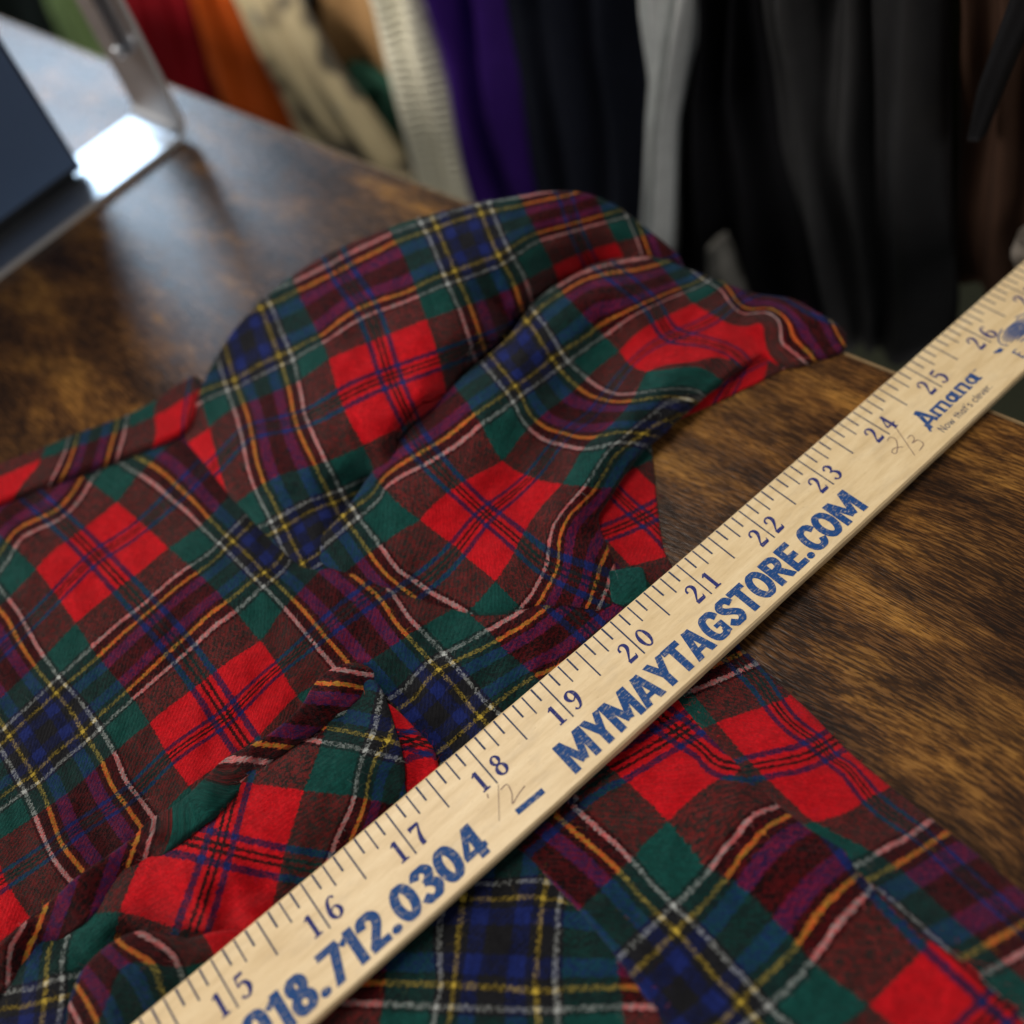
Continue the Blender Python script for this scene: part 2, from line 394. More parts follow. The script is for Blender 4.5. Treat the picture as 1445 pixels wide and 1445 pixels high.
SAN = {
 'M': (.94, [S((.10, 0, B), (.10, 1, B)), S((.80, 0, B), (.80, 1, B)), S((.14, 1.02, B), (.45, .14, B)), S((.76, 1.02, B), (.45, .14, B))]),
 'Y': (.64, [S((.31, 0, B), (.31, .46, B)), S((.07, 1.02, B), (.31, .40, B)), S((.55, 1.02, B), (.31, .40, B))]),
 'A': (.70, [S((.08, -.02, B), (.31, 1.0, B)), S((.58, -.02, B), (.35, 1.0, B)), S((.17, .27, .15), (.49, .27, .15))]),
 'T': (.58, [S((.28, 0, B), (.28, .99, B)), S((.0, .91, B), (.56, .91, B))]),
 'G': (.68, [Cv((.57, .68, B), (.49, .86, B), (.33, .91, B), (.17, .82, B), (.10, .50, B), (.17, .18, B), (.33, .09, B), (.47, .14, B), (.53, .26, B)), S((.54, .06, .16), (.54, .50, .16)), S((.33, .46, .14), (.61, .46, .14))]),
 'S': (.58, [Cv((.50, .70, B), (.42, .88, B), (.26, .92, B), (.12, .78, B), (.18, .61, B), (.36, .45, B), (.46, .28, B), (.38, .11, B), (.22, .08, B), (.06, .26, B))]),
 'O': (.70, [El(.33, .5, .23, .41, B, B)]),
 'R': (.66, [S((.10, 0, B), (.10, 1, B)), Cv((.10, .91, B), (.32, .91, B), (.46, .80, B), (.44, .60, B), (.30, .50, B), (.10, .50, B)), S((.30, .50, B), (.54, -.02, B))]),
 'E': (.54, [S((.10, 0, B), (.10, 1, B)), S((.10, .91, B), (.49, .91, B)), S((.10, .50, B), (.45, .50, B)), S((.10, .09, B), (.49, .09, B))]),
 '.': (.26, [El(.11, .11, .055, .055, .12, .12)]),
 'C': (.62, [Cv((.55, .68, B), (.47, .86, B), (.32, .91, B), (.16, .80, B), (.10, .50, B), (.16, .20, B), (.32, .09, B), (.47, .14, B), (.55, .31, B))]),
 '0': (.58, [El(.27, .5, .18, .41, B, B)]),
 '1': (.40, [S((.24, 0, B), (.24, 1, B)), S((.0, .74, .15), (.24, .90, .15))]),
 '2': (.56, [Cv((.08, .68, B), (.13, .86, B), (.28, .92, B), (.42, .80, B), (.41, .60, B), (.27, .36, B), (.12, .10, B)), S((.04, .09, B), (.50, .09, B))]),
 '3': (.56, [Cv((.07, .74, B), (.16, .90, B), (.31, .91, B), (.42, .75, B), (.34, .58, B), (.20, .53, .15)), Cv((.20, .53, .15), (.36, .46, B), (.44, .28, B), (.34, .10, B), (.18, .08, B), (.05, .25, B))]),
 '4': (.60, [S((.40, 0, B), (.40, 1, B)), S((.37, .96, .16), (.08, .32, .15)), S((.0, .26, .16), (.57, .26, .16))]),
 '7': (.54, [S((.0, .91, B), (.50, .91, B)), S((.43, .92, B), (.17, -.02, B))]),
 '8': (.58, [El(.27, .73, .14, .18, B, B), El(.27, .28, .17, .20, B, B)]),
 '9': (.58, [El(.27, .67, .17, .24, B, B), Cv((.44, .68, B), (.43, .40, B), (.34, .14, B), (.12, .07, B))]),
}
T = .10
LOW = {
 'N': (.80, [S((.1, 0, T), (.1, 1, T)), S((.62, 0, T), (.62, 1, T)), S((.1, 1, T), (.62, 0, T))]),
 'o': (.66, [El(.28, .34, .22, .30, T, T)]),
 'w': (.84, [S((.04, .66, T), (.2, 0, T)), S((.2, 0, T), (.38, .6, T)), S((.38, .6, T), (.56, 0, T)), S((.56, 0, T), (.72, .66, T))]),
 't': (.42, [S((.18, 0, T), (.18, .9, T)), S((.02, .62, T), (.36, .62, T))]),
 'h': (.62, [S((.1, 0, T), (.1, 1, T)), Cv((.1, .45, T), (.25, .64, T), (.42, .55, T), (.44, 0, T))]),
 'a': (.62, [El(.26, .32, .19, .28, T, T), S((.46, 0, T), (.46, .64, T))]),
 "'": (.24, [S((.1, .8, T), (.1, 1, T))]),
 's': (.52, [Cv((.38, .55, T), (.22, .64, T), (.08, .5, T), (.24, .34, T), (.38, .16, T), (.22, .02, T), (.05, .12, T))]),
 'c': (.56, [Cv((.44, .52, T), (.26, .64, T), (.08, .5, T), (.08, .16, T), (.26, .02, T), (.44, .12, T))]),
 'l': (.26, [S((.1, 0, T), (.1, 1, T))]),
 'e': (.60, [Cv((.1, .34, T), (.46, .34, T), (.42, .58, T), (.26, .64, T), (.1, .5, T), (.08, .18, T), (.26, .02, T), (.44, .12, T))]),
 'v': (.58, [S((.04, .66, T), (.26, 0, T)), S((.26, 0, T), (.48, .66, T))]),
 'r': (.40, [S((.1, 0, T), (.1, .66, T)), Cv((.1, .42, T), (.2, .62, T), (.36, .62, T))]),
 '.': (.24, [S((.08, .0, .12), (.08, .12, .12))]), ' ': (.4, [])}
W2 = .17
SLAB = {
 'A': (1.15, [S((.16, -.10, .24), (.62, 1.25, .30)), S((1.0, .04, .30), (.62, 1.25, .26)), S((.0, .22, .20), (.9, .30, .18)), S((-.12, -.22, .15), (.14, .12, .2)), S((.36, 1.16, .20), (.70, 1.24, .22))]),
 'm': (1.34, [S((.15, 0, .22), (.15, .86, .22)), S((.62, 0, .22), (.62, .8, .22)), S((1.09, 0, .22), (1.09, .8, .22)), S((.1, .78, .20), (1.12, .78, .20)), S((.0, .05, .13), (.32, .05, .13)), S((.48, .05, .13), (.8, .05, .13)), S((.95, .05, .13), (1.28, .05, .13))]),
 'n': (.92, [S((.15, 0, .22), (.15, .86, .22)), S((.66, 0, .22), (.66, .8, .22)), S((.1, .78, .20), (.7, .78, .20)), S((.0, .05, .13), (.34, .05, .13)), S((.5, .05, .13), (.86, .05, .13))]),
 'a': (.90, [El(.32, .42, .22, .32, .22, .22), S((.64, 0, .24), (.64, .86, .24)), S((.6, .06, .14), (.86, .06, .14))]),
}
class Ink:
    def __init__(s): s.v = []; s.f = []; s.k = 0
    def quadstrip(s, pts, conv, clampy=None):
        s.k += 1; n = len(pts); base = len(s.v); p = [np.array(q[:2]) for q in pts]
        for i in range(n):
            a = p[max(0, i - 1)]; b = p[min(n - 1, i + 1)]; d = b - a; d = d / (np.hypot(*d) + 1e-9)
            if n > 2 and np.allclose(p[0], p[-1]) and i in (0, n - 1): d = p[1] - p[-2]; d = d / (np.hypot(*d) + 1e-9)
            nn = np.array([-d[1], d[0]]) * pts[i][2] / 2
            for sg in (1, -1):
                x, y = p[i] + nn * sg
                if clampy: y = min(max(y, clampy[0]), clampy[1])
                s.v.append(conv(x, y, 0.0016 + 0.00035 * (s.k % 7)))
        for i in range(n - 1):
            s.f.append((base + 2 * i, base + 2 * i + 1, base + 2 * i + 3, base + 2 * i + 2))
    def glyph(s, g, s0, y0, h, sx=1.0, clamp=None, slant=0, dy=0):
        for kind, pts in g[1]:
            if h < .3 and g in SER.values(): pts = [(x, y, w_ * 1.3) for x, y, w_ in pts]
            pts = [tuple(q) for q in (catmull(pts, 5) if kind == 'c' else pts)]
            if kind == 's' and len(pts) == 2 and clamp is None: pass
            conv = lambda x, y, z: rp(s0 + (x + slant * y) * h * sx, y0 + y * h + dy, z)
            s.quadstrip(pts, conv, clamp)
    def text(s, txt, font, s0, y0, h, sx=1.0, clamp=None, s1=None, slant=0, dy=0):
        if s1 is not None: sx = (s1 - s0) / (sum(font[c][0] for c in txt) * h)
        for c in txt:
            s.glyph(font[c], s0, y0, h, sx, clamp, slant, dy); s0 += font[c][0] * h * sx; y0 += dy
    def line(s, a, b, wd):
        s.quadstrip([(a[0], a[1], wd), (b[0], b[1], wd)], lambda x, y, z: rp(x, y, z))
    def curve(s, pts, wd):
        s.quadstrip([(q[0], q[1], wd) for q in catmull(pts, 6)], lambda x, y, z: rp(x, y, z))
    def build(s, name, mat, parent):
        fs = []
        for f in s.f:
            a, b, c, d = (Vector(s.v[k]) for k in f)
            fs.append(f if (b - a).cross(d - a).z + (c - b).cross(d - c).z > 0 else tuple(reversed(f)))
        return mesh(name, s.v, fs, mat, parent, False)

o = rp(22, -.5, -.16)
yard = empty('yardstick', o, 'pale wooden yardstick with blue print lying across the plaid shirt and over the table edge', 'yardstick')
prof = [(0.05, -.022), (0.028, 0.0), (-1.008, 0.0), (-1.03, -.022), (-1.034, -.075), (-1.027, -.14), (-1.01, -.16), (0.03, -.16), (0.052, -.14)]
vs = []; fs = []; uv = []; NS = 289
for k in range(NS):
    s_ = k * 36 / (NS - 1); ac = 0
    for j, (y, z) in enumerate(prof):
        e = 0.004 * noise.noise((s_ * 1.7, j * .3, 0)) + 0.003 * noise.noise((s_ * 7, j * .3, 5)) if j not in (4,) else 0.006 * noise.noise((s_ * 3, 9, 0))
        if j in (2, 3) : e += 0.006 * max(0, noise.noise((s_ * 2.3, 3, 3)) - .25)
        vs.append(rp(s_, y + e, z)); uv.append((s_, y + (z * 1.0 if j in (3, 4, 5, 6) else 0)))
n = len(prof)
for k in range(NS - 1):
    for j in range(n): fs.append((k * n + j, k * n + (j + 1) % n, (k + 1) * n + (j + 1) % n, (k + 1) * n + j))
fs.append(tuple(range(n))[::-1]); fs.append(tuple((NS - 1) * n + j for j in range(n)))
body = mesh('wooden_blade', vs, fs, RWD, yard, False, uv)
tk = Ink()
for q in range(8, 36 * 8):
    s_ = q / 8; end = {0: -.484, 4: -.354, 2: -.206, 6: -.206}.get(q % 8, -.143)
    sk = 0.004 * math.sin(q * 2.3)
    tk.line((s_, 0.033 + 0.002 * math.sin(q)), (s_ + sk * .3, end + sk), 0.021 if q % 2 else 0.017)
tk.build('scale_ticks', INK_TICK, yard)
for q in range(1, 36):
    nm = Ink(); t_ = str(q); h = .235
    if len(t_) == 2:
        nm.glyph(SER[t_[0]], q - .055 - SER[t_[0]][0] * h, -.470, h); nm.glyph(SER[t_[1]], q + .055, -.470, h)
    else: nm.glyph(SER[t_], q + .05, -.470, h)
    nm.build('inch_number', INK_NUM, yard)
bg = Ink()
bg.text('918.712.0304', SAN, 14.93, -.945, .355, clamp=(0, 1), s1=17.58)
bg.text('MYMAYTAGSTORE.COM', SAN, 18.62, -.940, .350, clamp=(0, 1), s1=23.02)
bg.quadstrip([(17.955, -.832, .062), (18.285, -.845, .062)], lambda x, y, z: rp(x, y, z))
bg.build('printed_web_address', INK_BIG, yard)
am = Ink()
am.glyph(SLAB['A'], 24.36, -.745, .200, 0.95)
am.text('mana', SLAB, 24.575, -.735, .170, s1=25.44)
am.line((25.44, -.60), (25.50, -.60), .012)
am.build('printed_maker_name', INK_BIG, yard)
tg = Ink(); tg.text("Now that's clever.", LOW, 24.42, -.905, .095, s1=25.38); tg.build('printed_tagline', INK_TICK, yard)
lg = Ink()                                     # oval emblem running out of the picture
def arc(cx, cy, rx, ry, a0, a1, wd, n=20): lg.quadstrip([(cx + rx * math.cos(a0 + (a1 - a0) * k / n), cy + ry * math.sin(a0 + (a1 - a0) * k / n), wd) for k in range(n + 1)], lambda x, y, z: rp(x, y, z))
for k in range(6):                                  # oval of broken stripes
    y_ = -.50 - .036 * k; hw = .30 * math.sqrt(max(0.05, 1 - ((y_ + .59) / .115) ** 2))
    lg.quadstrip([(26.40 - hw, y_, .012), (26.40 - hw * .4, y_ + .004, .030), (26.40 + hw * .4, y_ - .004, .030), (26.40 + hw, y_, .012)], lambda x, y, z: rp(x, y, z))
arc(26.40, -.59, .35, .15, 1.9, 3.6, .018); arc(26.40, -.59, .35, .15, 4.2, 7.4, .018)
lg.quadstrip([(25.86, -.60, .01), (25.93, -.63, .06), (25.99, -.63, .05)], lambda x, y, z: rp(x, y, z))
LE = {'E': (.62, [S((.1, 0, .16), (.1, 1, .16)), S((.0, .95, .1), (.55, .95, .1)), S((.1, .52, .08), (.44, .52, .08)), S((.0, .05, .1), (.57, .05, .1))]),
      'S': SAN['S'], 'T': SAN['T'], 'A': SAN['A']}
lg.text('E', LE, 26.0, -.90, .15, 1.1)
lg.build('printed_emblem', INK_BIG, yard)
pn = Ink()
pn.line((24.13, -.47), (23.93, -.87), .010)                      # pencilled fraction beside 24
pn.curve([(23.90, -.52), (23.97, -.51), (23.98, -.58), (23.90, -.66), (23.82, -.70), (23.80, -.66), (23.86, -.64), (23.95, -.70)], .010)
pn.curve([(24.08, -.66), (24.15, -.66), (24.13, -.72), (24.06, -.74), (24.14, -.76), (24.13, -.84), (24.02, -.86)], .010)
pn.build('pencil_note', PEN, yard); pn = Ink()
pn.line((17.86, -.50), (17.84, -.54), .014)
pn.line((18.00, -.50), (17.78, -.78), .006)                      # and beside 18
pn.curve([(17.98, -.56), (18.06, -.56), (18.04, -.66), (17.98, -.74), (18.08, -.71), (18.18, -.69)], .009)
pn.build('pencil_note', PEN, yard)
# ------------------------------------------------------------------ plaid wool shirt
shirt = empty('plaid_shirt', (-1.5, -2, 0), 'red green and navy tartan wool flannel shirt lying rumpled on the wooden table', 'shirt')
# body panel -----------------------------------------------------------------
U = {-.66: [(4, 1062), (23, 1099), (34, 1119), (50, 1155), (66, 1191), (103, 1247)],
     -.609: [(16.6, 1047), (37, 1078.5), (58, 1116), (83, 1188.6), (120, 1235)],
     -.391: [(12.5, 874), (22.8, 897), (43.6, 930), (70.6, 964), (99.6, 999.6), (118, 1035), (145, 1074), (158, 1107.6), (178.5, 1134.6), (201, 1168)],
     -.34: [(10.4, 843), (31, 872), (56, 918), (83, 957), (110, 985), (143, 1029), (160, 1058), (178.5, 1103.5), (216, 1153)],
     -.207: [(51, 803.8), (107, 879.6), (210, 1020), (266, 1110)], 0: [(135, 784), (320, 1012)],
     .207: [(166, 709), (237.7, 772.7), (358.5, 895), (369, 904), (419, 981)],
     .34: [(155, 645), (201.6, 674), (234.6, 700), (271, 728.7), (310, 767.4), (349, 806), (372, 827.5), (403, 860.5), (442, 907), (469, 938)],
     .391: [(174, 635.7), (225, 663), (287, 725), (318, 756), (372, 810), (415, 849), (457, 899), (484.5, 930)],
     .609: [(492, 805.6), (537.6, 843.6), (579.4, 900.7), (617.5, 942.6), (640, 965), (678.4, 1011)],
     .66: [(537.6, 820.8), (575.6, 870), (625, 919.8), (648, 946), (686, 992)],
     .793: [(647, 855), (688.6, 889.8), (707.6, 914), (749, 948.6)], -.793: [(43, 1295), (8, 1240)]}
V = {-.391: [(155, 636), (112, 682), (76.8, 723), (20.8, 752), (8, 768.5), (0, 783)],
     -.34: [(155, 645), (128, 678), (89, 731), (62, 743.6), (27, 760), (20.8, 774.7), (0, 808)],
     -.207: [(51, 803.8), (166, 709)], 0: [(135, 784)], .207: [(107, 879.6), (207, 800), (237.7, 772.7)],
     .34: [(310, 767), (294.8, 781), (201.4, 853.6), (128.7, 911.8), (83, 955.3), (31, 1004), (6, 1027), (345, 728.7)],
     .391: [(269.9, 813), (207.6, 864), (141.2, 924), (79, 977), (31, 1020), (318, 771), (349, 744), (364, 729)],
     .609: [(299, 864), (240.8, 918), (180.6, 976), (145, 1006), (118, 1033), (77, 1064), (46, 1095), (0, 1126), (360, 816), (391, 798), (411, 767)],
     .66: [(300, 887), (267.8, 918), (188.9, 984), (143, 1027), (79, 1082.7), (33, 1118), (0, 1145), (372, 827.5), (407, 794.6), (422.5, 775)],
     .793: [(48, 1152), (100, 1116), (149, 1070), (210, 1020), (369, 904), (403, 854)],
     1.0: [(320, 1012), (388, 946), (457, 888), (190, 1117), (150, 1143), (104, 1172), (73, 1197), (0, 1245)],
     1.207: [(266, 1110), (419, 981), (647, 855), (43, 1295), (0, 1330)],
     1.34: [(754.5, 847), (686, 889), (625, 923.6), (564, 977)],
     1.391: [(785, 843.6), (739, 881.7), (693.6, 908), (617.5, 942.6), (579, 988)],
     1.609: [(785, 942.6), (754.5, 954), (678.4, 1011), (625, 1057)]}
body_z = [(-80, 700, .3), (0, 700, .34), (75, 675, .32), (150, 645, .28), (270, 600, .22), (345, 690, .24), (400, 735, .24), (440, 765, .24), (0, 900, .33), (60, 830, .36), (140, 790, .34), (0, 1150, .3), (200, 1000, .38), (320, 1010, .36), (350, 750, .38), (480, 850, .36),
          (400, 900, .38), (300, 1120, .28), (500, 930, .30), (520, 810, .34), (600, 845, .27), (640, 830, .20), (700, 838, .20), (740, 828, .20), (625, 930, .27), (700, 1000, .17), (800, 900, .13), (740, 868, .24), (850, 840, .15), (560, 1030, .20), (0, 1300, .2), (-80, 1450, .15),
          (300, 660, .33), (230, 730, .36), (100, 1200, .24), (560, 1200, .14), (950, 850, .06), (900, 900, .08)]
cloth('body_panel', [(-420, 800), (-90, 715), (0, 692), (60, 667), (110, 652), (150, 634), (200, 616), (252, 597), (290, 570), (400, 680), (480, 750), (560, 806), (620, 826), (700, 836), (760, 826), (820, 790), (860, 780), (900, 840), (960, 850), (1000, 880), (560, 1270), (300, 1270), (100, 1330), (-90, 1470), (-420, 1620)],
      body_z, U, V, shirt, seed=1, wr=.05, lip=.04)
# rolled hem behind ------------------------------------------------------------
U = {-.1: [(-60, 700)], .1: [(0, 672)], .207: [(58, 655)], .34: [(83, 654), (75, 668)], .391: [(104, 632), (95, 660)], .609: [(163, 609), (156, 632)], .66: [(177, 603), (170, 630)], .793: [(215, 580), (222, 612)], .86: [(240, 570)], .98: [(272, 540), (262, 590)]}
V = {.26: [(0, 655), (110, 614), (200, 578), (250, 547)], .12: [(0, 700), (60, 672), (150, 640), (250, 600)], .0: [(0, 730), (250, 630)]}
cloth('back_hem', [(-420, 775), (-90, 690), (0, 655), (58, 635), (110, 612), (170, 592), (215, 570), (250, 545), (279, 527), (276, 560), (264, 594), (252, 606), (200, 626), (150, 644), (60, 676), (0, 702), (-90, 738), (-420, 822)],
      [(-80, 700, .38), (0, 690, .40), (60, 665, .40), (150, 632, .38), (250, 590, .38), (0, 660, .32), (110, 618, .30), (215, 575, .28), (275, 535, .28), (270, 570, .34)], U, V, shirt, seed=2, lip=.06, step=4)
# sleeve -----------------------------------------------------------------------
U = {-.66: [(309, 512.7), (322, 554.5), (333.7, 592.6), (345, 638), (360, 691.6), (379, 729.6)],
     -.609: [(322, 509), (332, 547), (349, 585), (360, 646), (372, 684), (398, 737)],
     -.391: [(372, 440), (394.6, 501), (410, 551), (417.5, 592.6), (444, 649.7), (463, 691.6)],
     -.34: [(377.5, 423), (398.5, 471), (413.7, 505), (421, 539), (429, 581), (455.6, 646), (478.4, 687.8), (497.4, 722)],
     -.207: [(463, 505), (512.7, 628.8), (412, 392)], 0: [(550.7, 531.7), (478, 380), (520, 440), (585, 605)], .207: [(602, 450), (634.5, 573.6), (570, 360), (548, 322)],
     .34: [(592.6, 314.7), (630.7, 402), (649.7, 440), (661, 478), (672.5, 516.5)], .391: [(611.6, 312), (649.7, 402), (665, 440), (684, 497)],
     .609: [(676, 292), (695, 341), (722, 391), (737, 436.5)], .66: [(691.6, 288), (722, 360), (741, 391), (750.6, 425)],
     .793: [(735, 285), (768, 350), (785, 385)], 1.0: [(800, 280), (820, 345)], 1.207: [(845, 290), (878, 355)], 1.34: [(890, 320), (905, 360)]}
V = {-.66: [(421, 395), (486, 360), (543, 334), (585, 318), (700, 282)], -.609: [(421, 408), (478, 383), (554.5, 341), (585, 330), (726, 292), (800, 276)],
     -.5: [(350, 478), (480, 412), (661, 337.5)],
     -.391: [(280.5, 554.5), (330, 539), (398.5, 501), (455.6, 474.6), (577, 413.7), (634.5, 387), (707, 360), (800, 318)],
     -.34: [(280.5, 569.8), (322, 550.7), (413.7, 509), (459, 482), (581, 421), (627, 402), (718, 368), (756, 341), (830, 320)],
     -.207: [(463, 505), (602, 450), (295, 605), (780, 375)], 0: [(550.7, 531.7), (430, 590), (345, 610)],
     .207: [(512.7, 628.8), (634.5, 573.6)], .34: [(391, 730), (478, 694), (524, 672.5)], .391: [(409, 740), (457, 713), (500, 695)], .5: [(450, 745)]}
cloth('sleeve', [(258, 604), (268, 586), (275, 574), (290, 545), (300, 518), (330, 468), (370, 424), (420, 385), (480, 350), (560, 319), (620, 301), (700, 284), (780, 270), (830, 274), (872, 294), (905, 322), (935, 345), (962, 372), (950, 420), (880, 430), (800, 470), (720, 545), (640, 650), (560, 730), (510, 775), (470, 795), (440, 795), (400, 762), (345, 706), (300, 652)],
      [(258, 600, 0.32), (275, 575, 0.32), (300, 640, 0.39), (345, 700, 0.44), (440, 785, 0.39), (300, 520, 0.44), (330, 470, 0.64), (370, 425, 0.85), (420, 385, 1.05), (480, 350, 1.20), (560, 320, 1.37), (620, 300, 1.46), (700, 285, 1.51), (780, 271, 1.50), (830, 275, 1.38), (870, 295, 1.18), (905, 322, 0.99), (935, 350, 0.82),
       (400, 560, 0.74), (340, 600, 0.51), (460, 510, 1.03), (550, 530, 0.97), (600, 450, 1.24), (660, 340, 1.51), (500, 640, 0.64), (560, 610, 0.67), (440, 680, 0.56), (531, 690, 0.14), (585, 625, 0.14), (668, 545, 0.16), (726, 495, 0.2), (760, 445, 0.3), (800, 418, 0.35), (860, 392, 0.4), (700, 430, 0.97), (750, 355, 1.23), (850, 335, 1.00), (560, 655, .42), (640, 545, .62), (700, 480, .78), (740, 430, .86), (590, 560, .92), (500, 770, 0.30), (640, 650, 0.20), (800, 470, 0.30), (950, 420, 0.30)],
      U, V, shirt, seed=3, wr=.05, lip=.10)
# cuff side of the sleeve ------------------------------------------------------
U = {-.391: [(473, 710), (503, 752), (526, 786.5), (553, 817), (572, 832)], -.34: [(450, 640), (492, 706.6), (511, 737), (541, 775), (564, 805.6), (610, 836)],
     -.207: [(591, 733), (699, 820.8), (640, 770)], 0: [(686, 725.6), (600, 640), (760, 790)], .207: [(709, 649.5), (794.5, 682)],
     .34: [(700, 536), (729, 576.5), (747.7, 606), (780.7, 626), (819, 634), (858, 628)], .391: [(700, 512), (725.7, 543.5), (744, 580), (766, 602), (795, 611), (843, 617), (870, 610)],
     .5: [(733, 507), (800, 585)], .609: [(755, 466.4), (784, 510.5), (810, 540), (861, 565.5), (925, 560)], .66: [(766, 455), (799, 507), (832, 536), (872, 556), (938, 549)],
     .793: [(874, 496), (913, 525), (985, 518)], 1.0: [(949.5, 473.8), (925, 435), (1025, 492)], 1.207: [(979, 428), (1072, 453.6)], 1.34: [(971, 376), (1019, 411), (1052, 444), (1100, 480), (1122, 500)],
     1.391: [(985, 376), (1030, 411), (1067, 437), (1115, 462), (1140, 497)], 1.52: [(1150, 452)], 1.6: [(1185, 480)]}
V = {.34: [(790, 402), (890, 366)], .391: [(770, 428), (790, 415), (840, 390), (900, 380)], .5: [(733, 507), (838, 415), (600, 600)], .609: [(532, 691), (602, 634), (652, 600), (700, 565), (729, 543.5), (777, 507), (825, 477), (876, 444), (938, 415), (986, 397)],
     .66: [(507, 729), (541, 691), (606, 653), (678, 600), (722, 569), (788, 521), (836, 485), (880, 455), (927, 430)],
     .793: [(591, 733), (709, 649.5), (874, 496), (979, 428)], 1.0: [(686, 725.6), (830, 590), (949.5, 473.8)], 1.207: [(699, 820.8), (794.5, 682), (830, 625), (913, 525), (1072, 453.6)],
     1.34: [(819, 691), (792.6, 722), (777, 752), (770, 798), (751, 836), (848, 650)], 1.391: [(834.5, 697), (808, 722), (790.7, 752), (787, 798), (770, 832), (866, 645)],
     1.30: [(885, 600), (915, 572)], 1.27: [(965, 535)], 1.2: [(1010, 502)], 1.16: [(1045, 482), (1075, 482)], 1.13: [(1118, 502), (1150, 494)], 1.10: [(1187, 482)], 1.04: [(1120, 430), (1160, 450)], 1.55: [(830, 790)]}
cloth('sleeve_cuff', [(440, 778), (455, 760), (480, 735), (505, 705), (531, 664), (585, 604), (640, 550), (668, 522), (700, 497), (726, 472), (752, 433), (775, 412), (798, 396), (847, 371), (891, 363), (935, 366), (957, 377), (985, 387), (1020, 401), (1060, 416), (1092, 420), (1115, 422), (1145, 440), (1168, 452), (1183, 464), (1188, 476), (1182, 488), (1150, 498), (1118, 508), (1092, 500), (1075, 488), (1050, 500), (1028, 513), (1005, 532), (968, 560), (938, 580), (915, 600), (898, 622), (872, 655), (850, 690), (832, 720), (835, 745), (850, 775), (862, 810), (868, 845), (830, 845), (795, 836), (747, 847), (700, 854), (650, 851), (602, 838), (560, 823), (520, 804), (480, 794)],
      [(440, 780, .38), (480, 735, .46), (531, 690, .50), (585, 620, .64), (640, 560, .76), (668, 535, .80), (726, 485, .88), (752, 445, .90), (800, 405, .90), (850, 380, .86), (900, 370, .80), (957, 380, .70), (1020, 402, .55), (1060, 418, .46), (1110, 425, .36), (1150, 445, .32), (1183, 470, .20),
       (531, 664, .44), (585, 604, .56), (668, 522, .70), (726, 472, .80), (752, 433, .80), (798, 396, .80), (847, 371, .76),
       (560, 740, .44), (620, 700, .54), (700, 600, .72), (640, 760, .38), (690, 725, .42), (700, 835, .32), (600, 835, .34), (520, 800, .38), (760, 600, .58), (780, 540, .62), (850, 470, .62), (880, 520, .46), (950, 480, .46), (830, 600, .46), (740, 680, .42), (760, 760, .34), (720, 790, .34),
       (1060, 465, .34), (990, 505, .42), (935, 548, .52), (893, 585, .56), (862, 628, .56), (830, 675, .52), (806, 730, .42), (788, 790, .36), (775, 835, .30), (850, 600, .44), (800, 660, .42), (900, 545, .44), (1000, 470, .40),
       (1186, 484, .13), (1118, 508, .12), (1075, 490, .22), (1028, 515, .30), (1000, 536, .32), (950, 573, .34), (918, 602, .34), (895, 630, .34), (872, 655, .36), (850, 690, .34), (832, 720, .30), (840, 760, .26), (862, 830, .18)],
      U, V, shirt, seed=4, wr=.045, lip=.09, lam=3e-4)
U = {1.0: [(1040, 530), (1050, 505)], 1.207: [(1090, 480)], .793: [(965, 570)], .6: [(915, 600)]}
V = {.0: [(1095, 500), (1040, 528), (965, 568)], .12: [(1100, 515), (1040, 545), (960, 580)], -.1: [(1030, 510)]}
cloth('cuff_facing', [(1095, 470), (1060, 480), (1020, 505), (990, 528), (955, 550), (915, 580), (890, 605), (905, 618), (925, 604), (964, 583), (1030, 553), (1088, 526), (1125, 508)],
      [(1095, 490, .14), (1030, 515, .16), (960, 562, .18), (905, 600, .16), (925, 603, .06), (964, 582, .05), (1030, 552, .05), (1088, 525, .05), (1120, 505, .05)], U, V, shirt, seed=14, wr=.015, lip=.04, step=4)
# end of the placket beyond the curl ----------------------------------------------
U = {0: [(861, 687), (922, 741)], .207: [(915, 678)], -.207: [(838, 745), (885, 795)]}
V = {-.207: [(845, 690), (905, 655)], 0: [(875, 745), (930, 718)], .207: [(885, 800), (942, 785)], .3: [(870, 835), (930, 818)]}
cloth('placket_end', [(905, 590), (914, 615), (920, 690), (930, 775), (948, 802), (945, 835), (890, 880), (850, 870), (830, 800), (800, 740), (815, 690), (850, 630)],
      [(905, 600, .10), (931, 780, .05), (945, 802, .04), (860, 700, .14), (860, 860, .10), (890, 740, .10), (890, 820, .13), (830, 760, .14)], U, V, shirt, seed=5, wr=.02, lip=.04, step=4)
U = {.24: [(862, 812), (866, 845)], .31: [(905, 806), (912, 838)]}
V = {.23: [(862, 810), (905, 804)], .31: [(868, 848), (912, 840)]}
cloth('mending_patch', resample([(859, 807), (905, 801), (914, 838), (882, 853), (866, 846)], 7), [(862, 810, .20), (905, 804, .17), (912, 838, .15), (875, 848, .19), (888, 825, .20)], U, V, shirt, drop=.06, seed=21, wr=.01, lip=.025, step=3)
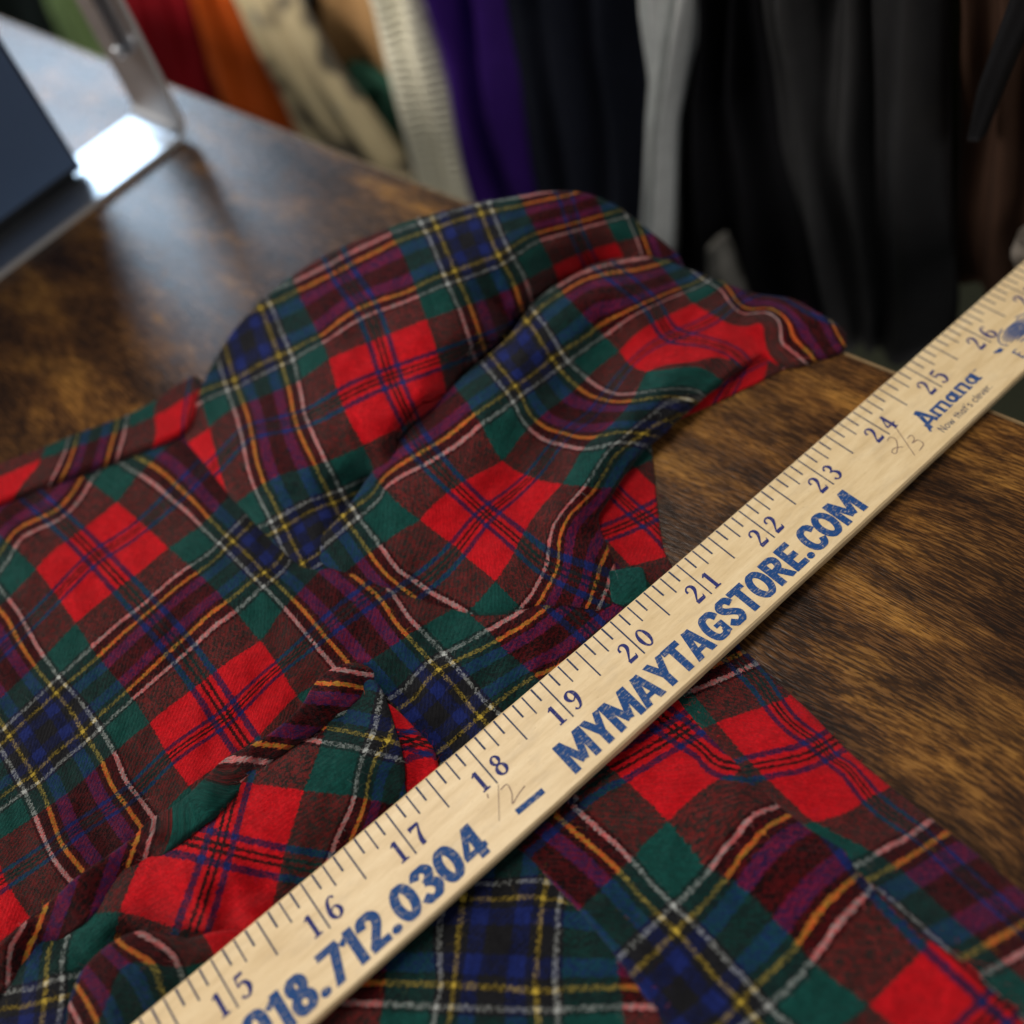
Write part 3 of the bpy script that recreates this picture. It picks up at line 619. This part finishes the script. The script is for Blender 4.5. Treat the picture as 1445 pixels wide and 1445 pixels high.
# rolled seam and lower cuff ------------------------------------------------------
U = {.66: [(472, 943), (510, 951)], .609: [(455, 964), (489, 964)], .391: [(352, 1050), (378, 1052)], .34: [(318, 1072), (352, 1072)], .30: [(290, 1101), (310, 1110)], .25: [(253, 1140), (262, 1160)], .341: [(219, 1157), (208, 1192)],
     .392: [(197, 1179), (184, 1213)], .61: [(56, 1299), (38, 1342)], .661: [(30, 1312), (13, 1333)], .8: [(-40, 1385)]}
V = {.10: [(446, 964), (378, 1046), (320, 1085), (215, 1165), (107, 1250), (13, 1335)], .16: [(472, 999), (356, 1080), (215, 1200), (86, 1308), (26, 1363), (-40, 1410)], .28: [(272, 1118)]}
cloth('rolled_seam', [(522, 945), (498, 938), (472, 943), (446, 964), (429, 999), (378, 1044), (318, 1071), (296, 1095), (253, 1138), (215, 1156), (185, 1190), (107, 1241), (86, 1263), (43, 1297), (13, 1327), (-90, 1400), (-380, 1600), (-380, 1650), (-90, 1450), (26, 1370), (86, 1315), (150, 1263), (215, 1207), (300, 1139), (356, 1087), (399, 1044), (472, 1006), (524, 960)],
      [(522, 950, .32), (472, 970, .46), (429, 1010, .50), (350, 1073, .50), (296, 1115, .52), (215, 1180, .50), (107, 1270, .46), (13, 1345, .42), (-80, 1420, .40), (446, 964, .32), (318, 1071, .32), (215, 1156, .32), (43, 1297, .28), (472, 1004, .28), (356, 1085, .28), (215, 1205, .28), (26, 1368, .24)],
      U, V, shirt, seed=6, wr=.015, lip=.05, step=4)
U = {-.391: [(80, 1318), (68, 1350), (64, 1406)], -.34: [(124, 1288), (97, 1310), (90, 1340), (90, 1400)], -.207: [(169.5, 1278)], 0: [(334, 1104), (309, 1196), (280, 1290)], .207: [(429, 1114.6), (403, 1200), (382, 1290)],
     .34: [(532, 999), (515, 1059), (502, 1114.6), (493.5, 1144.6), (468, 1200)], .391: [(549, 1045), (534, 1059), (519, 1102), (511, 1144.6), (498, 1175)], .5: [(556, 1100)]}
V = {-.391: [(429, 1024.5), (463.5, 1028.8), (506, 1037), (545, 1046)], -.34: [(403, 1039.5), (446, 1046), (498, 1054.5), (528, 1063)], -.207: [(352, 1104), (429, 1115)], 0: [(238, 1181), (309, 1196), (399, 1217)],
     .207: [(170, 1288), (250, 1312), (340, 1325)], .34: [(0, 1400), (47, 1393.6), (111, 1374)], .391: [(0, 1423), (60, 1412)], -.5: [(520, 990)]}
cloth('cuff', [(521, 957), (531, 972), (540, 995), (549, 1026), (558, 1055), (563, 1085), (562, 1115), (590, 1170), (480, 1330), (330, 1440), (150, 1620), (-60, 1740), (-360, 1760), (-380, 1640), (-90, 1440), (0, 1376), (86, 1304), (150, 1252), (215, 1196), (300, 1128), (356, 1076), (399, 1033), (472, 995)],
      [(521, 960, .34), (549, 1030, .36), (562, 1085, .34), (560, 1150, .20), (472, 1000, .24), (399, 1040, .22), (300, 1133, .22), (215, 1200, .22), (86, 1308, .18), (0, 1380, .16), (420, 1060, .42), (330, 1150, .42), (250, 1215, .42), (150, 1290, .36), (50, 1370, .32), (-80, 1500, .2),
       (500, 1080, .44), (430, 1110, .44), (340, 1150, .42), (300, 1220, .46), (400, 1220, .38), (440, 1230, .24), (330, 1300, .30), (230, 1260, .46), (180, 1275, .42), (250, 1318, .12), (180, 1320, .14), (120, 1330, .30), (60, 1400, .30), (360, 1330, .2), (480, 1330, .1), (290, 1288, .50), (318, 1262, .38), (345, 1285, .46), (365, 1255, .30), (330, 1235, .46)],
      U, V, shirt, seed=7, wr=.045, lip=.05)
U = {.391: [(171, 1333), (213, 1358), (227, 1398)], .34: [(223, 1329), (250, 1352), (262, 1390)], .609: [(108, 1392), (137, 1445)], .5: [(135, 1355), (175, 1400)], .12: [(330, 1340)]}
V = {.10: [(170, 1325), (240, 1325)], .22: [(180, 1365), (235, 1370)], .04: [(104, 1400)], .30: [(200, 1410)]}
cloth('cuff_fold', [(100, 1460), (102, 1406), (124, 1363), (160, 1334), (189, 1321), (215, 1324), (240, 1330), (262, 1334), (300, 1322), (345, 1318), (420, 1340), (260, 1500), (140, 1600), (80, 1600)],
      [(100, 1450, .34), (124, 1375, .44), (160, 1345, .50), (200, 1335, .50), (240, 1340, .44), (300, 1335, .34), (200, 1380, .44), (150, 1400, .48), (260, 1380, .28), (300, 1350, .26), (340, 1340, .24), (200, 1440, .24), (420, 1340, .12), (260, 1480, .12)],
      U, V, shirt, seed=8, wr=.015, lip=.07, step=4)
U = {-.207: [(541, 990)], 0: [(560, 1040), (600, 1050)], .2: [(600, 1130)]}
V = {.02: [(580, 1057), (605, 1053)], -.207: [(530, 985)], .10: [(570, 1110)], -.04: [(570, 1035)]}
cloth('cuff_lining', [(536, 985), (560, 1006), (585, 1032), (606, 1052), (612, 1070), (620, 1110), (600, 1150), (555, 1150), (545, 1060)],
      [(538, 990, .30), (606, 1052, .27), (575, 1060, .26), (570, 1130, .17), (600, 1120, .18)], U, V, shirt, seed=9, wr=.01, lip=.03, step=4)
# lower front -------------------------------------------------------------------
U = {.207: [(540, 1420)], .34: [(618, 1318.6), (624, 1390.5), (611, 1445)], .391: [(650, 1292), (637, 1390.5), (631, 1445)], .609: [(771, 1253), (762, 1325), (762, 1445)], .66: [(788, 1285), (784.5, 1358), (788, 1445)], .793: [(873, 1384), (880, 1440)]}
V = {.34: [(696, 1247), (762, 1240), (790, 1250)], .391: [(663.5, 1266), (794, 1269.6)], .609: [(500, 1387), (631, 1390.5), (762, 1400), (892, 1394)], .66: [(500, 1417), (631, 1423), (762, 1426.5), (925, 1423)], .207: [(760, 1196)]}
cloth('front_panel', [(820, 1100), (900, 1250), (960, 1400), (1040, 1560), (1120, 1800), (260, 1800), (330, 1560), (480, 1350), (700, 1160)],
      [(820, 1110, .10), (700, 1200, .12), (500, 1400, .14), (700, 1350, .13), (850, 1350, .12), (950, 1500, .12), (600, 1480, .14)], U, V, shirt, seed=10, wr=.02, lip=.03)
U = {0: [(1000, 1070), (975, 1045)], .207: [(883, 1103), (941, 1160), (991, 1224), (1152, 1363), (1226, 1420)], .34: [(850, 1174.6), (897, 1219), (955, 1280), (1005, 1329.6), (1041, 1371), (1085, 1421), (1113, 1443)],
     .391: [(850, 1205), (880, 1235.5), (930, 1291), (955, 1313), (1016, 1385), (1049, 1415)], .045: [(985, 1068), (1012, 1097)], .14: [(1044, 1140)]}
V = {.04: [(850, 1116), (883, 1100), (961, 1053)], .207: [(941, 1160), (1008, 1102.6), (1044, 1091.5)],
     .34: [(878, 1346), (916, 1310), (955, 1274), (1002, 1227), (1038, 1180), (1066, 1147), (1096, 1138.6)], .391: [(897, 1368), (952, 1313), (1016, 1246.5), (1044, 1208), (1082.5, 1166), (1107, 1152)],
     .609: [(1027, 1437.5), (1071, 1388), (1124, 1338), (1165.6, 1277), (1210, 1238)], .66: [(1044, 1450), (1088, 1418), (1149, 1352), (1188, 1299), (1237.5, 1244)], .793: [(1226, 1417), (1298, 1345)], 1.0: [(1380, 1450)]}
cloth('front_band', [(742, 1194), (788, 1247), (827, 1286), (879, 1351), (925, 1417), (990, 1530), (1090, 1780), (1780, 1780), (1540, 1512), (1445, 1415), (1376, 1350), (1324, 1311), (1239, 1233), (1154, 1155), (1069, 1089), (1023, 1043), (964, 978), (930, 950), (760, 1120), (700, 1180)],
      [(742, 1194, .14), (925, 1417, .15), (1000, 1520, .15), (1445, 1440, .12), (1239, 1240, .12), (1069, 1096, .12), (964, 985, .08), (1200, 1245, .19), (1040, 1110, .20), (1400, 1440, .19), (800, 1160, .13), (980, 1130, .20), (1100, 1300, .21), (900, 1250, .18), (1250, 1420, .20), (780, 1110, .08), (900, 1050, .10)], U, V, shirt, seed=11, wr=.03, lip=.04)
U = {0: [(1157, 1048), (1193, 1077), (1228, 1124.5), (1257, 1149.5), (1294, 1174), (1338, 1214), (1394, 1264), (1075, 965)], .207: [(1075, 1094), (1141, 1157), (1010, 1020)], -.1: [(1190, 1062), (1140, 1008)], .3: [(1239, 1238), (1376, 1358)]}
V = {-.207: [(1009, 1020), (1086, 993)], 0: [(1060, 1083), (1138, 1068), (1165, 1052)], .207: [(1141, 1161), (1193, 1150), (1221, 1130)], -.34: [(980, 975), (1050, 945)],
     .34: [(1217.7, 1216), (1253, 1193), (1278, 1183), (1303, 1164)], .391: [(1238.4, 1232.5), (1278, 1212), (1303, 1195), (1328, 1178.5)], .609: [(1363, 1351), (1445, 1305.5)], .66: [(1396, 1371), (1445, 1345)]}
cloth('button_band', [(1043, 917), (1060, 930), (1089, 962), (1141, 1008), (1190, 1062), (1272, 1129), (1350, 1188), (1416, 1240), (1560, 1370), (1840, 1640), (1800, 1790), (1560, 1540), (1490, 1480), (1445, 1430), (1376, 1366), (1324, 1327), (1239, 1248), (1154, 1170), (1069, 1104), (1023, 1058), (964, 993), (940, 960), (985, 900), (1020, 880)],
      [(1043, 925, .05), (1141, 1015, .07), (1272, 1135, .08), (1416, 1245, .08), (1550, 1380, .08), (1060, 1070, .15), (1150, 1155, .16), (1239, 1235, .15), (1376, 1350, .15), (1500, 1480, .14), (980, 970, .07), (1100, 1050, .13), (1250, 1190, .13), (1400, 1310, .13)],
      U, V, shirt, seed=12, wr=.02, lip=.05)

# nap: short loose wool fibres standing off the cloth ------------------------------
def nap(count):
    rng = np.random.default_rng(5); V_ = []; F_ = []; UV_ = []
    parts = [o for o in COL.objects if o.parent == shirt and o.type == 'MESH']
    P0 = []; N0 = []; U0 = []
    for o in parts:
        me = o.data; nv = len(me.vertices)
        co = np.empty(nv * 3); me.vertices.foreach_get('co', co); co = co.reshape(-1, 3) / I
        no = np.empty(nv * 3); me.vertices.foreach_get('normal', no); no = no.reshape(-1, 3)
        uvl = me.uv_layers[0].data; uvv = np.zeros((nv, 2)); buf = np.empty(len(uvl) * 2); uvl.foreach_get('uv', buf)
        li = np.empty(len(me.loops), int); me.loops.foreach_get('vertex_index', li); uvv[li] = buf.reshape(-1, 2)
        np_ = len(me.polygons); ls = np.empty(np_, int); me.polygons.foreach_get('loop_start', ls)
        a, b, c = li[ls], li[ls + 1], li[ls + 2]
        ar = np.linalg.norm(np.cross(co[b] - co[a], co[c] - co[a]), axis=1)
        k = max(10, int(count * ar.sum() / 260)); pick = rng.choice(np_, k, p=ar / ar.sum())
        r1 = rng.random((k, 1)); r2 = rng.random((k, 1)); fl = (r1 + r2) > 1; r1 = np.where(fl, 1 - r1, r1); r2 = np.where(fl, 1 - r2, r2)
        a, b, c = a[pick], b[pick], c[pick]
        P0.append(co[a] + (co[b] - co[a]) * r1 + (co[c] - co[a]) * r2); N0.append(no[a])
        U0.append(uvv[a] + (uvv[b] - uvv[a]) * r1 + (uvv[c] - uvv[a]) * r2)
    P0 = np.concatenate(P0); N0 = np.concatenate(N0); U0 = np.concatenate(U0); n = len(P0)
    L_ = rng.uniform(.03, .10, (n, 1)); T_ = rng.normal(size=(n, 3)); T_ -= N0 * (T_ * N0).sum(1, keepdims=True); T_ /= np.linalg.norm(T_, axis=1, keepdims=True)
    B_ = np.cross(N0, T_); cur = rng.normal(0, .5, (n, 1)); wd = rng.uniform(.0009, .0019, (n, 1)); lift = rng.uniform(.2, .75, (n, 1))
    rows = []
    for q in range(4):
        t_ = q / 3
        c = P0 + T_ * L_ * t_ + B_ * L_ * cur * t_ * t_ + N0 * L_ * lift * math.sin(t_ * 2.4)
        sd = (B_ * .7 + N0 * .7) * wd * (1 - t_ * .7); rows += [c - sd, c + sd]
    V_ = np.stack(rows, 1).reshape(-1, 3)
    base = np.arange(n)[:, None] * 8
    F_ = np.concatenate([base + np.array([[2 * q, 2 * q + 1, 2 * q + 3, 2 * q + 2]]) for q in range(3)])
    me = bpy.data.meshes.new('wool_nap'); me.from_pydata((V_ * I).tolist(), [], F_.tolist())
    me.materials.append(TART); l = me.uv_layers.new(name='UVMap')
    li = np.empty(len(me.loops), int); me.loops.foreach_get('vertex_index', li)
    l.data.foreach_set('uv', U0[li // 8].ravel()); me.update()
    o = bpy.data.objects.new('wool_nap', me); COL.objects.link(o); o.parent = shirt; o.matrix_parent_inverse = Matrix.Translation(-shirt.location)
    o['kind'] = 'stuff'
nap(70000)
# ------------------------------------------------------------------ metal stand at the left
def brushed():
    m = NT('brushed_steel'); o = m.obj()
    n = m.noise(m.mapping(o, (400, 30, 400)), 1.0, 3)
    m.put(Base_Color=m.mix(n, (0.46, 0.48, 0.51), (0.56, 0.58, 0.61)), Metallic=1.0, Roughness=m.math('MULTIPLY_ADD', n, 0.10, 0.33))
    return m.m
ST = brushed(); RIM = plain('satin_metal_rim', (0.72, 0.70, 0.67), 0.4, 0.1, 0.1, 200)
SLT = plain('slate_blue_screen', (0.10, 0.16, 0.28), 0.5, 0, 0.08, 900)
BK = plain('black_bezel', (0.010, 0.011, 0.013), 0.45, 0, 0.1, 500)
stand = empty('metal_stand', (-11.2, -2, 0), 'silver flat-bar metal loop stand with slate blue panel at the left of the table', 'stand')
x0, x1 = -12.0, -10.44; yR = 3.32; yL = -9.0; zt = 11.0; th = 0.10; r = 0.38
def loop(off, n=10):
    p = []
    R_ = r - off
    for cx, cy, a0 in ((yL + r, r, math.pi), (yR - r, r, math.pi * 1.5), (yR - r, zt - r, 0), (yL + r, zt - r, math.pi / 2)):
        for k in range(n + 1):
            a = a0 + math.pi / 2 * k / n; p.append((cx + R_ * math.cos(a), cy + R_ * math.sin(a)))
    return p
A_, B_ = loop(0), loop(th); n = len(A_); vs = []; fs = []
for pts, x in ((A_, x0), (A_, x1), (B_, x1), (B_, x0)):
    vs += [(x, y, z + 0.012) for y, z in pts]
for a in range(4):
    b = (a + 1) % 4
    for k in range(n): fs.append((a * n + k, b * n + k, b * n + (k + 1) % n, a * n + (k + 1) % n))
fr = mesh('loop_frame', vs, fs, ST, stand, True)
fr.data.materials.append(RIM)
for p_ in fr.data.polygons:
    p_.use_smooth = False
    if n <= p_.index < 2 * n: p_.material_index = 1
bm_obj('panel', box_bm(-11.62, -11.32, -8.2, 1.50, 0.20, 10.2, 0.03), BK, stand)
bm_obj('screen', box_bm(-11.318, -11.300, -8.1, 1.42, 0.34, 10.1, 0.004), SLT, stand)
bm_obj('foot_block', box_bm(-11.66, -11.28, -8.0, 1.30, 0.115, 0.198, 0.01), BK, stand)
bm = bmesh.new()
m_ = Matrix.Translation((-11.05, 3.10, 1.62)) @ Matrix.Rotation(math.pi / 2, 4, 'X')
bmesh.ops.create_cone(bm, cap_ends=True, segments=28, radius1=.13, radius2=.10, depth=.22, matrix=m_)
bm_obj('knob', bm, ST, stand, True)
bm_obj('hinge_arm', box_bm(-11.35, -10.98, 3.06, 3.20, 1.62, 6.0, 0.03), ST, stand)
# ------------------------------------------------------------------ garments hanging behind the table
def garment(name, label, cat, y, rows, mat, folds=3, amp=0.35, seed=0, thick=0.4):
    rows = sorted(rows); ys = [r[0] for r in rows]
    n = 30; m = 34; vs = []; fs = []
    def ev(py, k):
        return float(np.interp(py, ys, [r[k] for r in rows]))
    top, bot = ys[0], ys[-1]
    for j in range(m + 1):
        py = top + (bot - top) * j / m; xl, xr = ev(py, 1), ev(py, 2)
        a = PY(xl, py, y); b = PY(xr, py, y)
        for side in (0, 1):
            for i in range(n + 1):
                t_ = i / n if side == 0 else 1 - i / n
                c = a + (b - a) * t_; e = math.sqrt(max(0, 1 - (2 * t_ - 1) ** 2))
                f_ = amp * .6 * math.sin(folds * math.pi * 2 * t_ + seed + 0.05 * j) * e + amp * .6 * noise.noise((t_ * folds * 1.5 + seed, j * .08, seed))
                dy = -thick * e + f_ if side == 0 else thick * e
                vs.append((c[0], c[1] + dy, c[2]))
    w_ = 2 * (n + 1)
    if vs[0][0] > -16 and ys[0] <= -150:                          # carry the cloth on up towards its hanger
        up = []
        for q in range(6, 0, -1):
            for v in vs[:w_]: up.append((v[0] + .1 * math.sin(q + v[0]), v[1], v[2] + q * 3.2))
        vs = up + vs; m += 6
    for j in range(m):
        for i in range(w_): fs.append((j * w_ + i, j * w_ + (i + 1) % w_, (j + 1) * w_ + (i + 1) % w_, (j + 1) * w_ + i))
    fs.append(tuple(range(w_))); fs.append(tuple(m * w_ + i for i in range(w_))[::-1])
    o = mesh(name, vs, fs, mat, None, True)
    return setp(o, label, cat, 'garments hanging behind the table')
def gm(name, col, rough=0.85, var=0.2, scale=120, sheen=0): return plain(name, col, rough, 0, var, scale, sheen, 0.18)
def camo():
    m = NT('beige_print_cloth'); o = m.obj()
    n = m.noise(o, 22, 2)
    c = m.ramp(n, [(0.40, (0.10, 0.085, 0.06)), (0.46, (0.50, 0.41, 0.24)), (0.60, (0.55, 0.46, 0.27)), (0.66, (0.22, 0.22, 0.20))])
    m.put(Base_Color=c, Roughness=0.9); return m.m
def knit():
    m = NT('cream_cable_knit'); o = m.obj()
    wv = m.new('ShaderNodeTexWave', bands_direction='Z'); wv.inputs['Scale'].default_value = 60; wv.inputs['Distortion'].default_value = 4
    m.lk(o, wv.inputs[0]); m.bump(wv.outputs[1], 0.6, 0.004)
    m.put(Base_Color=(0.82, 0.78, 0.60, 1), Roughness=0.9); return m.m
garment('jacket', 'dark green-grey garment hanging at the far left corner', 'jacket', 12.5, [(-160, -160, 80), (120, -60, 150)], gm('green_grey', (0.02, 0.03, 0.026)), 3, .4, 1)
garment('shirt', 'light green shirt hanging second from the left', 'shirt', 11.5, [(-160, 20, 120), (0, 68, 165), (120, 120, 215)], gm('light_green', (0.55, 0.78, 0.32)), 3, .3, 2)
garment('jacket', 'dark green coat hanging behind the metal stand', 'jacket', 12.4, [(-160, 60, 210), (0, 110, 230), (150, 150, 270)], gm('deep_green', (0.016, 0.024, 0.014)), 3, .3, 9)
garment('sweater', 'dark red sweater hanging right of the metal stand', 'sweater', 11.2, [(-160, 120, 225), (0, 168, 268), (160, 215, 310)], gm('dark_red', (0.42, 0.010, 0.02)), 3, .3, 3)
garment('jacket', 'black jacket hanging between the red sweater and the orange one', 'jacket', 11.8, [(-160, 190, 240), (0, 240, 300), (180, 290, 350)], gm('black_cloth', (0.008, 0.008, 0.014)), 2, .3, 4)
garment('sweater', 'rust orange sweater hanging beside the black jacket', 'sweater', 10.6, [(-160, 215, 340), (0, 272, 345), (100, 300, 385), (200, 335, 425)], gm('rust_orange', (0.62, 0.10, 0.010)), 2, .35, 5)
garment('shirt', 'beige shirt with dark blotchy print hanging at a slant', 'shirt', 9.6, [(-160, 250, 330), (0, 340, 425), (100, 385, 480), (250, 450, 590)], camo(), 3, .3, 6)
garment('scarf', 'light blue cloth end showing above the tan jacket', 'scarf', 10.2, [(-160, 370, 420), (10, 396, 432), (30, 402, 436)], gm('light_blue', (0.5, 0.7, 0.8)), 1, .1, 7, .3)
garment('lining', 'dark red lining under the light blue cloth', 'lining', 10.4, [(-60, 380, 430), (40, 402, 442), (75, 425, 452)], gm('maroon', (0.11, 0.01, 0.014)), 1, .1, 8, .3)
garment('jacket', 'tan suede jacket hanging left of the cream sweater', 'jacket', 10.8, [(-160, 390, 510), (0, 425, 545), (180, 440, 600)], gm('tan_suede', (0.42, 0.24, 0.10)), 2, .35, 10)
garment('jacket', 'dark green garment hanging below the tan jacket', 'jacket', 10.5, [(60, 420, 460), (120, 470, 575), (260, 500, 600)], gm('bottle_green', (0.018, 0.07, 0.045)), 2, .3, 11)
garment('sweater', 'cream cable knit sweater hanging beside the purple cloth', 'sweater', 9.2, [(-160, 478, 560), (0, 527, 605), (150, 562, 645), (320, 605, 690)], knit(), 2, .3, 12)
garment('dress', 'deep purple dress hanging right of the cream sweater', 'dress', 9.6, [(-160, 565, 690), (0, 606, 730), (150, 640, 755), (360, 690, 800)], gm('deep_purple', (0.055, 0.014, 0.20), .6), 2, .55, 13)
garment('trousers', 'navy black trousers hanging left of the white shirt', 'trousers', 9.8, [(-160, 680, 900), (0, 705, 918), (180, 745, 930), (420, 790, 945)], gm('navy_black', (0.022, 0.025, 0.040)), 3, .5, 14)
garment('shirt', 'narrow white shirt hanging between dark garments', 'shirt', 8.9, [(-160, 895, 1035), (0, 910, 1000), (100, 928, 972), (170, 924, 958), (400, 904, 950)], gm('white_cotton', (0.80, 0.82, 0.80)), 3, .3, 15)
garment('coat', 'black coat hanging right of the white shirt', 'coat', 9.4, [(-160, 975, 1105), (0, 985, 1085), (120, 962, 1100), (300, 950, 1150), (470, 960, 1175)], gm('black_wool', (0.006, 0.006, 0.008)), 3, .5, 16)
garment('cloth', 'pale grey cloth end hanging just above the shirt cuff', 'cloth', 8.6, [(340, 1005, 1022), (365, 1002, 1035), (420, 1000, 1055)], gm('pale_grey', (0.16, 0.155, 0.14)), 1, .1, 17, .3)
garment('jacket', 'charcoal leather jacket hanging above the table edge', 'jacket', 8.8, [(-160, 1075, 1240), (0, 1078, 1240), (200, 1105, 1245), (430, 1165, 1265), (475, 1180, 1262)], gm('charcoal_leather', (0.030, 0.030, 0.031), .5), 2, .5, 18)
garment('jacket', 'black leather sleeve hanging right of the charcoal jacket', 'jacket', 8.6, [(-160, 1232, 1345), (0, 1232, 1338), (300, 1238, 1342), (420, 1240, 1352), (490, 1235, 1345)], gm('black_leather', (0.016, 0.016, 0.017), .5), 1, .4, 19)
garment('coat', 'olive green coat edge hanging behind the black sleeve', 'coat', 9.8, [(-160, 1325, 1362), (0, 1325, 1362), (200, 1330, 1375), (380, 1330, 1368)], gm('olive', (0.030, 0.030, 0.006)), 1, .2, 20)
garment('coat', 'dark brown coat hanging at the right edge', 'coat', 9.2, [(-160, 1340, 1560), (0, 1358, 1560), (250, 1352, 1560), (390, 1350, 1560)], gm('dark_brown', (0.04, 0.019, 0.011)), 3, .4, 21)
garment('strap', 'black strap hanging slantwise across the brown coat', 'strap', 8.2, [(-60, 1440, 1500), (0, 1425, 1470), (120, 1382, 1420), (190, 1368, 1392)], gm('black_strap', (0.004, 0.004, 0.005)), 1, .05, 22, .2)
garment('hood', 'grey-beige cloth corner hanging above the yardstick', 'cloth', 8.0, [(325, 1438, 1500), (345, 1430, 1500), (375, 1434, 1500)], gm('grey_beige', (0.14, 0.12, 0.10)), 1, .1, 23, .3)
